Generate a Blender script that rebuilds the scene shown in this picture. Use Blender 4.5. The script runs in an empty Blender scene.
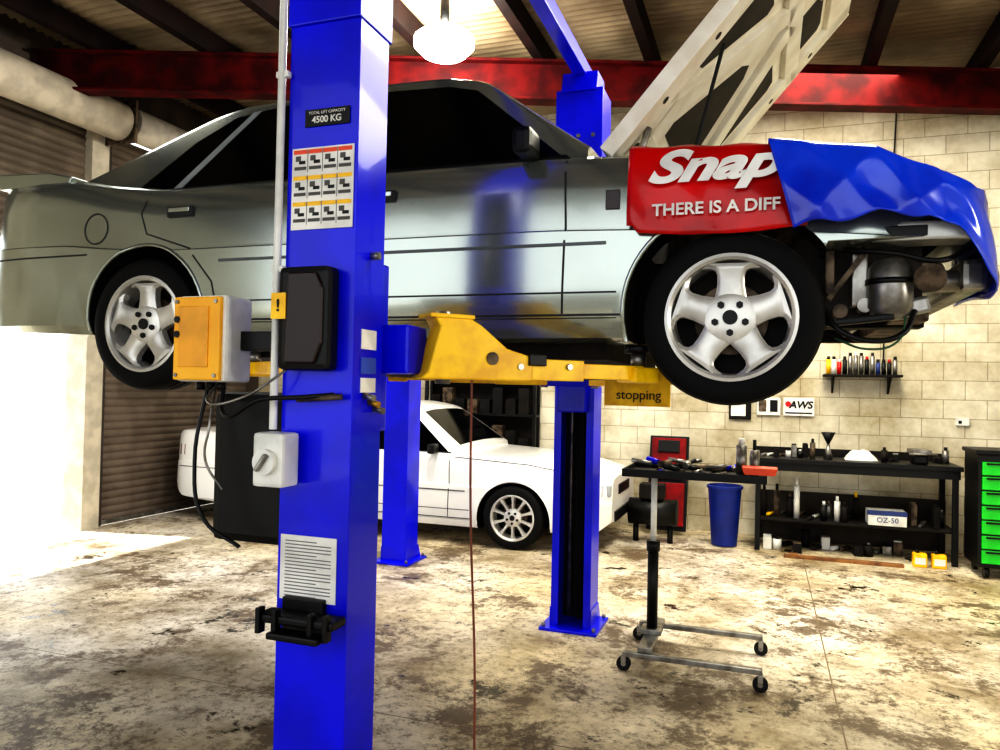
import bpy, bmesh, math, random
from mathutils import Vector, Matrix
random.seed(4)
sc=bpy.context.scene
D=math.radians
def lin(c):
    r=[]
    for v in c[:3]:
        v=v/255.0
        r.append(v/12.92 if v<=.04045 else ((v+.055)/1.055)**2.4)
    return (r[0],r[1],r[2],1)
MATS={}
def mat(name,rgb,rough=.5,metal=0,rgb2=None,nscale=6,bump=0,emit=0,coat=0,lo=.4,hi=.6,spec=None):
    if name in MATS: return MATS[name]
    m=bpy.data.materials.new(name); m.use_nodes=True
    nt=m.node_tree; b=nt.nodes['Principled BSDF']
    b.inputs['Base Color'].default_value=lin(rgb)
    b.inputs['Roughness'].default_value=rough
    b.inputs['Metallic'].default_value=metal
    if spec is not None: b.inputs['Specular IOR Level'].default_value=spec
    if coat: b.inputs['Coat Weight'].default_value=coat; b.inputs['Coat Roughness'].default_value=.05
    if emit:
        b.inputs['Emission Color'].default_value=lin(rgb); b.inputs['Emission Strength'].default_value=emit
    if rgb2 is None: rgb2=tuple(max(0,v*.88) for v in rgb)
    tc=nt.nodes.new('ShaderNodeTexCoord'); n=nt.nodes.new('ShaderNodeTexNoise'); n.inputs['Scale'].default_value=nscale; n.inputs['Detail'].default_value=6
    r=nt.nodes.new('ShaderNodeValToRGB'); r.color_ramp.elements[0].position=lo; r.color_ramp.elements[1].position=hi
    r.color_ramp.elements[0].color=lin(rgb2); r.color_ramp.elements[1].color=lin(rgb)
    nt.links.new(tc.outputs['Object'],n.inputs['Vector']); nt.links.new(n.outputs['Fac'],r.inputs['Fac']); nt.links.new(r.outputs['Color'],b.inputs['Base Color'])
    if bump:
        bp=nt.nodes.new('ShaderNodeBump'); bp.inputs['Strength'].default_value=bump; bp.inputs['Distance'].default_value=.01
        nt.links.new(n.outputs['Fac'],bp.inputs['Height']); nt.links.new(bp.outputs['Normal'],b.inputs['Normal'])
    MATS[name]=m; return m

BLUE=mat('lift_blue_paint',(1,8,232),.33,0,(0,5,205),3,coat=.25,spec=.3)
YEL=mat('yellow_paint',(255,208,6),.42,0,(232,176,4),9,.1)
BLK=mat('black_plastic',(11,11,12),.45,spec=.35)
RUB=mat('tyre_rubber',(11,11,12),.7,spec=.25)
DARK=mat('dark_underbody',(14,12,12),.75,0,(30,24,20),8,spec=.3)
SIL=mat('silver_paint',(172,179,172),.17,.82,(166,173,166),2,coat=.5)
WHT=mat('white_car_paint',(240,240,238),.3,0,(236,236,234),2,coat=.5)
GLS=mat('dark_glass',(5,6,7),.12,0,(3,3,4),2,spec=.25)
ALU=mat('alloy_rim',(218,216,209),.33,.5)
STEEL=mat('bare_steel',(160,158,152),.35,.8,(118,114,108),12)
RUST=mat('grimy_metal',(118,102,84),.6,.4,(54,44,34),14,.3)
CREAM=mat('cream_primer',(244,240,224),.4,0,(230,222,202),6)
WLAB=mat('white_label',(240,238,232),.5)
WPL=mat('white_plastic',(232,232,226),.4)
RED=mat('red_vinyl',(212,6,12),.28,0,(172,3,7),4,coat=.3,spec=.3)
BVIN=mat('blue_vinyl',(8,70,225),.25,0,(4,40,190),3,coat=.4)
REDB=mat('red_oxide_beam',(84,9,10),.65,0,(50,5,7),4,spec=.15)
LINE=mat('panel_gap',(22,24,25),.6)
ORG=mat('orange_plastic',(240,80,20),.4)
GRN=mat('green_tool_chest',(30,220,50),.35,0,(18,185,36),3)
WOOD=mat('wood_board',(150,105,60),.7,0,(110,72,40),8)

def fin(o,m,p):
    if m is not None: o.data.materials.append(m)
    if p is not None: o.parent=p
    return o
def mobj(name,v,f,m,p=None,smooth=None):
    me=bpy.data.meshes.new(name); me.from_pydata([tuple(a) for a in v],[],f); me.update()
    bm=bmesh.new(); bm.from_mesh(me); bmesh.ops.recalc_face_normals(bm,faces=bm.faces); bm.to_mesh(me); bm.free()
    o=bpy.data.objects.new(name,me); sc.collection.objects.link(o); fin(o,m,p)
    if smooth is not None:
        for q in me.polygons: q.use_smooth=True
        me.set_sharp_from_angle(angle=D(smooth))
    return o
def empty(name,loc=(0,0,0),p=None,rot=(0,0,0)):
    o=bpy.data.objects.new(name,None); sc.collection.objects.link(o); o.location=loc; o.rotation_euler=rot; o.empty_display_size=.1
    if p: o.parent=p
    return o
def box(name,c,s,m,p=None,rot=(0,0,0),bev=.004):
    me=bpy.data.meshes.new(name); bm=bmesh.new(); bmesh.ops.create_cube(bm,size=1)
    for v in bm.verts: v.co=Vector((v.co.x*s[0],v.co.y*s[1],v.co.z*s[2]))
    b=min(bev,min(s)*.3)
    if b>0: bmesh.ops.bevel(bm,geom=bm.edges[:],offset=b,segments=2,affect='EDGES',profile=.6)
    bm.to_mesh(me); bm.free()
    o=bpy.data.objects.new(name,me); sc.collection.objects.link(o); o.location=c; o.rotation_euler=rot
    return fin(o,m,p)
def b2(name,a,b,m,p=None,bev=.004):
    return box(name,[(a[i]+b[i])/2 for i in range(3)],[abs(a[i]-b[i]) for i in range(3)],m,p,bev=bev)
def cyl(name,p1,p2,r,m,p=None,r2=None,seg=24):
    p1=Vector(p1);p2=Vector(p2); d=p2-p1; L=d.length
    me=bpy.data.meshes.new(name); bm=bmesh.new()
    bmesh.ops.create_cone(bm,cap_ends=True,segments=seg,radius1=r,radius2=r if r2 is None else r2,depth=L)
    M=Matrix.Translation((p1+p2)/2)@d.to_track_quat('Z','Y').to_matrix().to_4x4()
    bm.transform(M); bm.to_mesh(me); bm.free()
    for q in me.polygons: q.use_smooth=len(q.vertices)==4
    o=bpy.data.objects.new(name,me); sc.collection.objects.link(o)
    return fin(o,m,p)
def rod(name,pts,r,m,p=None,smooth=True,res=6):
    cu=bpy.data.curves.new(name,'CURVE'); cu.dimensions='3D'; cu.bevel_depth=r; cu.bevel_resolution=3; cu.use_fill_caps=True
    if smooth:
        s=cu.splines.new('BEZIER'); s.bezier_points.add(len(pts)-1)
        for i,q in enumerate(pts):
            s.bezier_points[i].co=q; s.bezier_points[i].handle_left_type='AUTO'; s.bezier_points[i].handle_right_type='AUTO'
        s.resolution_u=res
    else:
        s=cu.splines.new('POLY'); s.points.add(len(pts)-1)
        for i,q in enumerate(pts): s.points[i].co=(*q,1)
    o=bpy.data.objects.new(name,cu); sc.collection.objects.link(o); return fin(o,m,p)
def lathe(name,prof,m,p=None,seg=48,loc=(0,0,0),axis='Y',closed=False,smooth=35):
    v=[];f=[];n=len(prof)
    for i in range(seg):
        a=2*math.pi*i/seg
        for (r,h) in prof:
            if axis=='Y': v.append((r*math.cos(a),h,r*math.sin(a)))
            else: v.append((r*math.cos(a),r*math.sin(a),h))
    for i in range(seg):
        j=(i+1)%seg
        for k in range(n if closed else n-1):
            l=(k+1)%n
            f.append((i*n+k,i*n+l,j*n+l,j*n+k))
    o=mobj(name,v,f,m,p,smooth); o.location=loc; return o
def prism(name,pts,y0,y1,m,p=None,plane='XZ',bev=0):
    n=len(pts)
    if plane=='XZ': v=[(a,y0,b) for a,b in pts]+[(a,y1,b) for a,b in pts]
    elif plane=='YZ': v=[(y0,a,b) for a,b in pts]+[(y1,a,b) for a,b in pts]
    else: v=[(a,b,y0) for a,b in pts]+[(a,b,y1) for a,b in pts]
    f=[tuple(range(n)),tuple(range(2*n-1,n-1,-1))]+[(i,(i+1)%n,n+(i+1)%n,n+i) for i in range(n)]
    o=mobj(name,v,f,m,p)
    if bev:
        md=o.modifiers.new('b','BEVEL'); md.width=bev; md.segments=2; md.limit_method='ANGLE'
    return o
def text(name,s,loc,size,m,p=None,rot=(D(90),0,0),shear=0,ext=.001,off=0,sx=1,align='CENTER'):
    cu=bpy.data.curves.new(name,'FONT'); cu.body=s; cu.size=size; cu.extrude=ext; cu.shear=shear; cu.offset=off; cu.align_x=align; cu.align_y='CENTER'
    o=bpy.data.objects.new(name,cu); sc.collection.objects.link(o); o.location=loc; o.rotation_euler=rot; o.scale=(sx,1,1)
    return fin(o,m,p)

# ------------------------------------------------------------------ ROOM
def floor_mat():
    m=bpy.data.materials.new('stained_concrete'); m.use_nodes=True; nt=m.node_tree; N=nt.nodes; L=nt.links; b=N['Principled BSDF']
    tc=N.new('ShaderNodeTexCoord')
    def noise(s,d=8,dist=0,ro=.6,sc3=(1,1,1),off=(0,0,0)):
        mp=N.new('ShaderNodeMapping'); mp.inputs['Scale'].default_value=sc3; mp.inputs['Location'].default_value=off; L.new(tc.outputs['Object'],mp.inputs['Vector'])
        n=N.new('ShaderNodeTexNoise'); n.inputs['Scale'].default_value=s; n.inputs['Detail'].default_value=d; n.inputs['Distortion'].default_value=dist; n.inputs['Roughness'].default_value=ro
        L.new(mp.outputs[0],n.inputs['Vector']); return n
    def ramp(src,a,b_,c0,c1):
        r=N.new('ShaderNodeValToRGB'); r.color_ramp.elements[0].position=a; r.color_ramp.elements[1].position=b_; r.color_ramp.elements[0].color=c0; r.color_ramp.elements[1].color=c1
        L.new(src,r.inputs['Fac']); return r
    def mix(f,a,b_,mode='MIX'):
        x=N.new('ShaderNodeMix'); x.data_type='RGBA'; x.blend_type=mode; L.new(f,x.inputs['Factor']); L.new(a,x.inputs[6]); 
        if isinstance(b_,tuple): x.inputs[7].default_value=b_
        else: L.new(b_,x.inputs[7])
        return x.outputs[2]
    W=(1,1,1,1);K=(0,0,0,1)
    hue=ramp(noise(.35,3).outputs['Fac'],.4,.6,lin((232,218,184)),lin((226,220,210)))
    base=ramp(noise(1.2,14,0,.75).outputs['Fac'],.38,.60,lin((160,150,130)),(1,1,1,1))
    c=mix(ramp(noise(5,2).outputs['Fac'],0,.01,W,W).outputs['Color'],hue.outputs['Color'],base.outputs['Color'],'MULTIPLY')
    sp=ramp(noise(16,12,0,.85).outputs['Fac'],.41,.49,(.85,.85,.85,1),K)
    c=mix(sp.outputs['Color'],c,lin((112,96,72)))
    g=ramp(noise(1.5,15,.15,.84,off=(3,1,0)).outputs['Fac'],.435,.485,(.9,.9,.9,1),K)
    c=mix(g.outputs['Color'],c,lin((92,74,52)))
    st=ramp(noise(1.9,14,.1,.76,off=(7,2,0)).outputs['Fac'],.375,.415,W,K)
    c=mix(st.outputs['Color'],c,lin((34,26,19)))
    sep=N.new('ShaderNodeSeparateXYZ'); L.new(tc.outputs['Object'],sep.inputs[0])
    for ax,off in (('X',1.3),('Y',5.75)):
        a=N.new('ShaderNodeMath'); a.operation='SUBTRACT'; L.new(sep.outputs[ax],a.inputs[0]); a.inputs[1].default_value=off
        bb=N.new('ShaderNodeMath'); bb.operation='PINGPONG'; L.new(a.outputs[0],bb.inputs[0]); bb.inputs[1].default_value=2.6
        cc=N.new('ShaderNodeMath'); cc.operation='LESS_THAN'; L.new(bb.outputs[0],cc.inputs[0]); cc.inputs[1].default_value=.004
        c=mix(cc.outputs[0],c,lin((120,104,80)))
    L.new(c,b.inputs['Base Color'])
    rr=ramp(st.outputs['Color'],.1,.8,(.5,.5,.5,1),(.16,.16,.16,1)); L.new(rr.outputs['Color'],b.inputs['Roughness'])
    bp=N.new('ShaderNodeBump'); bp.inputs['Strength'].default_value=.2; bp.inputs['Distance'].default_value=.01
    L.new(noise(30,8).outputs['Fac'],bp.inputs['Height']); L.new(bp.outputs['Normal'],b.inputs['Normal'])
    return m
def block_mat():
    m=bpy.data.materials.new('painted_blockwork'); m.use_nodes=True; nt=m.node_tree; N=nt.nodes; L=nt.links; b=N['Principled BSDF']
    tc=N.new('ShaderNodeTexCoord'); sp=N.new('ShaderNodeSeparateXYZ'); cb=N.new('ShaderNodeCombineXYZ'); ad=N.new('ShaderNodeMath'); ad.operation='ADD'
    L.new(tc.outputs['Object'],sp.inputs[0]); L.new(sp.outputs['X'],ad.inputs[0]); L.new(sp.outputs['Y'],ad.inputs[1]); L.new(ad.outputs[0],cb.inputs['X']); L.new(sp.outputs['Z'],cb.inputs['Y'])
    br=N.new('ShaderNodeTexBrick'); L.new(cb.outputs[0],br.inputs['Vector']); br.inputs['Scale'].default_value=1
    br.inputs['Brick Width'].default_value=.4; br.inputs['Row Height'].default_value=.2; br.inputs['Mortar Size'].default_value=.005; br.inputs['Mortar Smooth'].default_value=.4
    br.inputs['Color1'].default_value=lin((226,221,202)); br.inputs['Color2'].default_value=lin((216,209,188)); br.inputs['Mortar'].default_value=lin((170,160,136))
    n=N.new('ShaderNodeTexNoise'); n.inputs['Scale'].default_value=1.1; n.inputs['Detail'].default_value=10; n.inputs['Roughness'].default_value=.7; L.new(tc.outputs['Object'],n.inputs['Vector'])
    r=N.new('ShaderNodeValToRGB'); r.color_ramp.elements[0].position=.32; r.color_ramp.elements[1].position=.6; r.color_ramp.elements[0].color=lin((178,166,136)); r.color_ramp.elements[1].color=(1,1,1,1)
    L.new(n.outputs['Fac'],r.inputs['Fac'])
    x=N.new('ShaderNodeMix'); x.data_type='RGBA'; x.blend_type='MULTIPLY'; x.inputs['Factor'].default_value=1
    L.new(br.outputs['Color'],x.inputs[6]); L.new(r.outputs['Color'],x.inputs[7]); L.new(x.outputs[2],b.inputs['Base Color'])
    b.inputs['Roughness'].default_value=.7
    bp=N.new('ShaderNodeBump'); bp.inputs['Strength'].default_value=.4; bp.inputs['Distance'].default_value=.01; bp.invert=True
    L.new(br.outputs['Fac'],bp.inputs['Height']); L.new(bp.outputs['Normal'],b.inputs['Normal'])
    return m
FM=floor_mat(); BM=block_mat()
XL=-6.85; YB=9.0; XR=5.0; YF=-3.5; ZC=5.05
b2('floor',(XL,YF,-.1),(XR,YB,0),FM,bev=0)
DC=mat('driveway_concrete',(225,222,214),.8)
b2('driveway_ground',(XL-14,YF-6,-.12),(XL-.001,YB+6,-.012),DC,bev=0)
b2('forecourt_ground',(XL,YF-16,-.12),(XR+10,YF-.001,-.012),mat('forecourt_asphalt',(90,88,82),.85),bev=0)
b2('wall_back',(XL-.2,YB,-.1),(XR+.2,YB+.2,ZC+.2),BM,bev=0)
WR=b2('wall_right',(XR,YF,-.1),(XR+.2,YB,ZC+.2),BM,bev=0)
wl=empty('wall_left')
HD=mat('header_sheeting',(74,62,52),.6,0,(52,44,37),3)
b2('header',(XL-.2,YF,4.45),(XL,YB,ZC+.2),HD,wl,bev=0)
b2('pier_near',(XL-.2,YF,-.1),(XL,2.2,4.45),BM,wl,bev=0)
jm=mat('jamb_cream',(196,188,170),.6)
b2('jamb_column',(XL-.2,6.02,-.1),(XL+.08,6.24,4.45),jm,wl)
b2('pier_far',(XL-.2,8.75,-.1),(XL,YB,4.45),HD,wl,bev=0)
def slats(name,x,y0,y1,z0,z1,m,p,pitch=.085,amp=.018):
    v=[];f=[];n=int((z1-z0)/pitch*4)
    prof=[0,.75,1,.75]
    for i in range(n+1):
        z=z0+(z1-z0)*i/n; dx=amp*prof[i%4]
        v+= [(x+dx,y0,z),(x+dx,y1,z)]
        if i: f.append((2*i-2,2*i-1,2*i+1,2*i))
    return mobj(name,v,f,m,p,60)
SLT=mat('roller_slat_paint',(108,97,84),.5,.1,(88,78,67),3)
d1=empty('door_1')
slats('curtain',XL-.03,2.2,6.02,3.0,4.35,SLT,d1)
b2('bottom_bar',(XL-.06,2.2,2.94),(XL-.01,6.02,3.0),STEEL,d1)
DR=mat('door_drum',(206,198,182),.5)
cyl('drum',(XL+.3,2.1,4.36),(XL+.3,6.15,4.36),.2,DR,d1,seg=32)
box('bracket_end',(XL+.25,6.19,4.36),(.5,.03,.45),RUST,d1)
cyl('drum_axle',(XL+.3,6.15,4.36),(XL+.3,6.25,4.36),.05,STEEL,d1)
d2=empty('door_2')
slats('curtain',XL-.03,6.24,8.75,0.02,4.3,mat('grey_brown_slat_paint',(108,96,85),.5,.1,(88,77,67),3),d2)
b2('bottom_bar',(XL-.05,6.24,0),(XL-.005,8.75,.05),STEEL,d2)
b2('guide_rail',(XL-.04,6.24,0),(XL+.03,6.32,4.3),mat('rail_brown',(60,52,46),.5),d2)
cyl('drum',(XL+.28,6.3,4.4),(XL+.28,8.75,4.4),.18,DR,d2)
v=[];f=[];n=520
for i in range(n+1):
    y=YF+(YB-YF)*i/n; z=ZC+.016*math.sin(i*math.pi/2+.4)
    v+=[(XL-.2,y,z),(XR+.2,y,z)]
    if i: f.append((2*i-2,2*i-1,2*i+1,2*i))
mobj('ceiling',v,f,mat('roof_sheeting',(146,131,107),.5,0,(98,83,62),1.2),None,80)
rb=empty('roof_purlins'); PUR=mat('purlin_dark',(30,16,14),.7,0,(18,11,10),4,spec=.15)
x=XL+.6
while x<XR:
    b2('purlin',(x,YF,ZC-.24),(x+.10,YB,ZC-.03),PUR,rb); x+=1.02
be=empty('roof_beam')
c1=Vector((-6.78,5.35,0)); c2=Vector((3.35,8.93,0)); dv=(c2-c1); L=dv.length; ang=math.atan2(dv.y,dv.x); mid=(c1+c2)/2
for nm,z0,h,w in (('flange_bottom',4.42,.025,.18),('flange_top',4.79,.025,.18),('web',4.61,.36,.02)):
    box(nm,(mid.x,mid.y,z0),(L,w,h),REDB,be,(0,0,ang))
b3=empty('roof_beam')
c1=Vector((-6.78,1.6,0)); c2=Vector((5,5.7,0)); dv=(c2-c1); L=dv.length; mid=(c1+c2)/2
for nm,z0,h,w in (('flange_bottom',4.5,.025,.16),('flange_top',4.79,.025,.16),('web',4.64,.3,.02)):
    box(nm,(mid.x,mid.y,z0),(L,w,h),PUR,b3,(0,0,math.atan2(dv.y,dv.x)))
lp=empty('ceiling_lamp')
lathe('globe',[(.001,-.15),(.10,-.14),(.19,-.10),(.26,-.03),(.26,.03),(.19,.09),(.10,.12),(.001,.13)],mat('lamp_globe',(255,250,238),.5,emit=90),lp,loc=(-2.66,5.9,4.58),axis='Z')
cyl('ceiling_rose',(-2.66,5.9,4.70),(-2.66,5.9,5.03),.04,BLK,lp)

# ------------------------------------------------------------------ WHEEL
def wheel(p,loc,flip=False,n=5,R=.315,rr=.224,name='wheel'):
    w=empty(name,loc,p,(0,0,D(180) if flip else 0))
    lathe('tyre',[(rr,-.082),(rr+.008,-.1),(rr+.03,-.106),(R-.03,-.103),(R-.01,-.092),(R,-.07),(R,-.03),(R-.008,-.028),(R-.008,-.02),(R,-.018),(R,.018),(R-.008,.02),(R-.008,.028),(R,.03),(R,.07),(R-.012,.095),(rr+.03,.104),(rr,.082)],RUB,w,seg=64,closed=True)
    lathe('rim_barrel',[(rr+.004,-.085),(rr+.006,-.101),(rr-.006,-.103),(rr-.016,-.094),(rr-.022,-.05),(rr-.03,.08),(rr,.085)],ALU,w,seg=64)
    cyl('wheel_back',(0,.02,0),(0,.03,0),rr-.02,DARK,w,seg=40)
    cyl('brake_disc',(0,-.01,0),(0,.01,0),.13,RUST,w,seg=40)
    for i in range(n):
        a=math.pi/2+2*math.pi*i/n
        if n==5: prof=[(.02,.055),(.06,.058),(.09,.052),(.12,.047),(.155,.047),(.178,.054),(.190,.070),(.200,.095),(rr-.012,.122)]
        else: prof=[(.02,.02),(.09,.014),(.15,.013),(.185,.018),(rr-.012,.026)]
        v=[]
        for (r,hw) in prof:
            y=-.070-.014*math.sin(min(1,r/rr)*2.6)-(.004 if r>.17 else 0)
            for (t,yy) in ((-hw,y+.045),(-hw,y+.012),(-hw*.70,y),(hw*.70,y),(hw,y+.012),(hw,y+.045)):
                rx=r if r<.17 else math.sqrt(max(.0001,r*r-t*t*.9))
                v.append((rx*math.cos(a)-t*math.sin(a),yy,rx*math.sin(a)+t*math.cos(a)))
        f=[]
        for j in range(len(prof)-1):
            for q in range(5): f.append((j*6+q,j*6+q+1,j*6+6+q+1,j*6+6+q))
        f+= [tuple(range(6)),tuple(range(len(v)-6,len(v)))]
        mobj('spoke_%d'%i,v,f,ALU,w,40)
    lathe('hub_face',[(.001,-.090),(.03,-.090),(.068,-.088),(.09,-.080),(.094,-.05)],ALU,w,seg=40)
    cyl('center_cap',(0,-.098,0),(0,-.088,0),.026,BLK,w)
    for i in range(5):
        a=math.pi/2+2*math.pi*(i+.5)/5
        cyl('lug_nut_%d'%i,(.055*math.cos(a),-.1,.055*math.sin(a)),(.055*math.cos(a),-.082,.055*math.sin(a)),.013,BLK,w,seg=6)
    return w

# ------------------------------------------------------------------ CAR
def li(t,x):
    if x<=t[0][0]: return t[0][1]
    for i in range(len(t)-1):
        if x<=t[i+1][0]:
            u=(x-t[i][0])/(t[i+1][0]-t[i][0]); return t[i][1]*(1-u)+t[i+1][1]*u
    return t[-1][1]
def sm(t,x,w=.05): return sum(li(t,x+w*k/3) for k in range(-3,4))/7
SIDE=[(0.0,.12),(.02,.045),(.10,.018),(.30,.004),(.52,0),(.575,.001),(.585,.013),(.60,.014),(.80,.020),(.93,.034),(.975,.052),(.995,.078),(1.0,.11)]
SILLB=mat('sill_grey',(40,38,38),.35,.3)
def car(name,loc,paint,sx=1,sz=1,lifted=False,wz=.315,nsp=5):
    R=empty(name,loc)
    Wt=[(-1.12,.72),(-1.10,.77),(-1.02,.81),(-.8,.84),(-.3,.857),(.5,.862),(2.2,.862),(2.9,.845),(3.3,.80),(3.45,.74),(3.52,.62)]
    Zt=[(-1.12,.99),(-1.0,1.005),(-.5,.99),(-.25,.945),(.1,.905),(2.0,.90),(2.6,.865),(3.2,.79),(3.52,.70)]
    if lifted: Zb=[(-1.12,.28),(-1.03,.22),(-.4,.2),(.3,.165),(2.2,.165),(2.9,.2),(2.97,.50),(3.52,.52)]
    else: Zb=[(-1.12,.33),(-.98,.24),(-.4,.2),(.3,.165),(2.2,.165),(2.9,.18),(3.4,.2),(3.52,.3)]
    def ring(x):
        w=sm(Wt,x,.03); zt=sm(Zt,x); zb=sm(Zb,x,.015); o=[]
        bump=.014 if x<-.45 else 0
        for i,(fz,ins) in enumerate(SIDE):
            z=.165+fz*(zt-.165)
            if bump and z<.58: ins=ins-bump
            z=max(zb+i*.003,z); o.append((w-ins,z))
        return o,zt,zb
    def side(x,z):
        o,zt,zb=ring(x)
        for i in range(len(o)-1):
            if o[i][1]<=z<=o[i+1][1]:
                u=(z-o[i][1])/max(1e-6,o[i+1][1]-o[i][1]); return o[i][0]*(1-u)+o[i+1][0]*u
        return o[-1][0] if z>o[-1][1] else o[0][0]
    xs=[-1.12,-1.11,-1.09,-1.04]+[-1.0+.07*i for i in range(64)]+[3.44,3.48,3.51,3.52]
    xs=sorted(set(round(q,4) for q in xs))
    v=[];f=[];n=None
    for x in xs:
        o,zt,zb=ring(x)
        half=[(0,zb)]+[(o[0][0]*.6,zb)]+o+[(o[-1][0]*.6,zt+.014)]+[(0,zt+.02)]
        full=[( y,z) for y,z in half]+[(-y,z) for y,z in reversed(half[1:-1])]
        n=len(full)
        v+=[(x*sx,y,z*sz) for y,z in full]
    for i in range(len(xs)-1):
        for k in range(n):
            l=(k+1)%n; f.append((i*n+k,i*n+l,(i+1)*n+l,(i+1)*n+k))
    f.append(tuple(range(n))); f.append(tuple(range((len(xs)-1)*n,len(xs)*n)))
    body=mobj('body',v,f,paint,R)
    cuts=[]
    for (ax,ar) in ((0,.355),(2.67,.385)):
        for s in (-1,1):
            cuts.append(cyl('cut',(ax*sx,s*.55,(.27)*sz),(ax*sx,s*1.2,.27*sz),ar,DARK,None,seg=56))
    if lifted:
        cuts.append(b2('cut',(2.27,-.66,.5),(3.36,.66,1.2),DARK,None,bev=0))
    for c in cuts:
        c.parent=R
        md=body.modifiers.new('c','BOOLEAN'); md.operation='DIFFERENCE'; md.object=c; md.solver='EXACT'
        try: md.material_mode='TRANSFER'
        except Exception: pass
    bpy.context.view_layer.update()
    dg=bpy.context.evaluated_depsgraph_get(); me=bpy.data.meshes.new_from_object(body.evaluated_get(dg))
    body.modifiers.clear(); body.data=me
    for c in cuts: bpy.data.objects.remove(c,do_unlink=True)
    for q in me.polygons: q.use_smooth=True
    me.set_sharp_from_angle(angle=D(24))
    ys=lambda z:.795-(z-.86)*.40
    Gt=[(-.62,.97),(-.50,1.005),(-.1,1.175),(.20,1.305),(.36,1.345),(1.0,1.378),(1.42,1.368),(1.62,1.325),(2.15,.92)]
    gx=[-.62+.045*i for i in range(62)]
    v=[];f=[]
    for x in gx:
        zt=sm(Gt,x,.045)
        half=[(ys(.84),.84),(ys(max(.845,zt-.03)),max(.845,zt-.03)),(ys(zt-.01)-.008,zt-.008),(ys(zt)-.04,zt+.006),(.35,zt+.022),(0,zt+.028)]
        full=half+[(-y,z) for y,z in reversed(half[:-1])]; n=len(full)
        v+=[(x*sx,y,z*sz) for y,z in full]
    for i in range(len(gx)-1):
        for k in range(n-1): f.append((i*n+k,i*n+k+1,(i+1)*n+k+1,(i+1)*n+k))
    f+= [tuple(range(n)),tuple(range((len(gx)-1)*n,len(gx)*n))]
    mobj('roof_and_pillars',v,f,paint,R,32)
    def front(nm,x0,x1):
        v=[];f=[]
        for i in range(11):
            x=x0+(x1-x0)*i/10; zt=sm(Gt,x,.045); hw=ys(zt)-.075
            for k,(y,dz) in enumerate(((-hw,.012),(-.35,.03),(0,.036),(.35,.03),(hw,.012))): v.append((x*sx,y,(zt+dz)*sz))
            if i:
                for k in range(4): f.append((i*5-5+k,i*5-4+k,i*5+1+k,i*5+k))
        mobj(nm,v,f,GLS,R,60)
    front('windshield',1.68,2.10); front('rear_window',-.44,.18)
    def sidepoly(nm,pts,m,s,off):
        v=[(x*sx,s*(ys(z)+off),z*sz) for x,z in pts]
        w=[(x*sx,s*(ys(z)+off-.006),z*sz) for x,z in pts]; n=len(pts)
        mobj(nm,v+w,[tuple(range(n)),tuple(range(2*n-1,n-1,-1))]+[(i,(i+1)%n,n+(i+1)%n,n+i) for i in range(n)],m,R)
    def ribbon(nm,pts,wd,m,s,off=.0015,green=False):
        P=[]
        for i in range(len(pts)-1):
            a=Vector(pts[i]);b=Vector(pts[i+1]); k=max(1,int((b-a).length/.05))
            for j in range(k): P.append(a.lerp(b,j/k))
        P.append(Vector(pts[-1])); v=[];f=[]
        for i,q in enumerate(P):
            t=(P[min(i+1,len(P)-1)]-P[max(i-1,0)]).normalized(); nn=Vector((-t.y,t.x))*wd/2
            for e in (q+nn,q-nn):
                y=side(e.x,e.y)+off
                v.append((e.x*sx,s*y,e.y*sz))
            if i: f.append((2*i-2,2*i-1,2*i+1,2*i))
        mobj(nm,v,f,m,R)
    SG=mat('grey_trim',(90,94,94),.4,.3)
    for s in (-1,1):
        sidepoly('side_glass',[(-.14,.905),(2.02,.905),(1.60,1.268),(1.46,1.305),(1.1,1.322),(.6,1.312),(.34,1.278),(.14,1.16)],GLS,s,.004)
        sidepoly('quarter_divider',[(.10,.905),(.145,.905),(.475,1.30),(.43,1.295)],mat('frame_silver',(175,182,182),.3,.4),s,.008)
        sidepoly('b_pillar',[(1.0,.905),(1.09,.905),(1.07,1.32),(.99,1.32)],BLK,s,.007)
        sidepoly('belt_moulding',[(-.16,.888),(2.06,.888),(2.04,.906),(-.15,.906)],BLK,s,.008)
        ribbon('gap_front_door_front',[(2.05,.87),(2.06,.6),(2.05,.27)],.008,LINE,s)
        ribbon('gap_front_door_rear',[(1.05,.87),(1.05,.27)],.008,LINE,s)
        ribbon('gap_rear_door',[(.0,.88),(-.04,.78),(.0,.68),(.26,.60),(.40,.44),(.44,.27)],.008,LINE,s)
        ribbon('gap_sill',[(.42,.265),(2.28,.265)],.008,LINE,s)
        ribbon('crease_line',[(-1.05,.592),(-.36,.592)],.008,LINE,s)
        ribbon('side_moulding',[(.44,.535),(2.22,.535)],.012,SG,s,.004)
        ribbon('side_moulding_low',[(.45,.35),(2.26,.35)],.007,LINE,s,.002)
        ribbon('sill_black',[(.40,.212),(2.26,.212)],.085,SILLB,s,.003)
        for hx in (.2,1.25):
            box('door_handle',(hx*sx,s*(side(hx,.76)+.004),.775*sz),(.15,.016,.05),LINE,R,bev=.006)
            box('door_handle_grip',(hx*sx,s*(side(hx,.76)+.014),.782*sz),(.12,.012,.022),paint,R,bev=.005)
        for ax,ar in ((0,.357),(2.67,.387)):
            if lifted and ax>0: a0,a1=60,196
            else: a0,a1=-8,188
            pts=[]
            for k in range(25):
                a=D(a0+(a1-a0)*k/24); xx=ax+ar*math.cos(a)/sx; zz=.27+ar*math.sin(a)
                pts.append((xx*sx,s*(side(xx,max(zz,.2))-.001),zz*sz))
            rod('arch_lip',pts,.009,paint,R,smooth=False)
        box('mirror_housing',(1.90*sx,s*.87,.935*sz),(.08,.15,.10),BLK,R,(0,0,0),.03)
    pts=[(-.32+.075*math.cos(D(a)),.72+.075*math.sin(D(a))) for a in range(0,361,15)]
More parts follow.
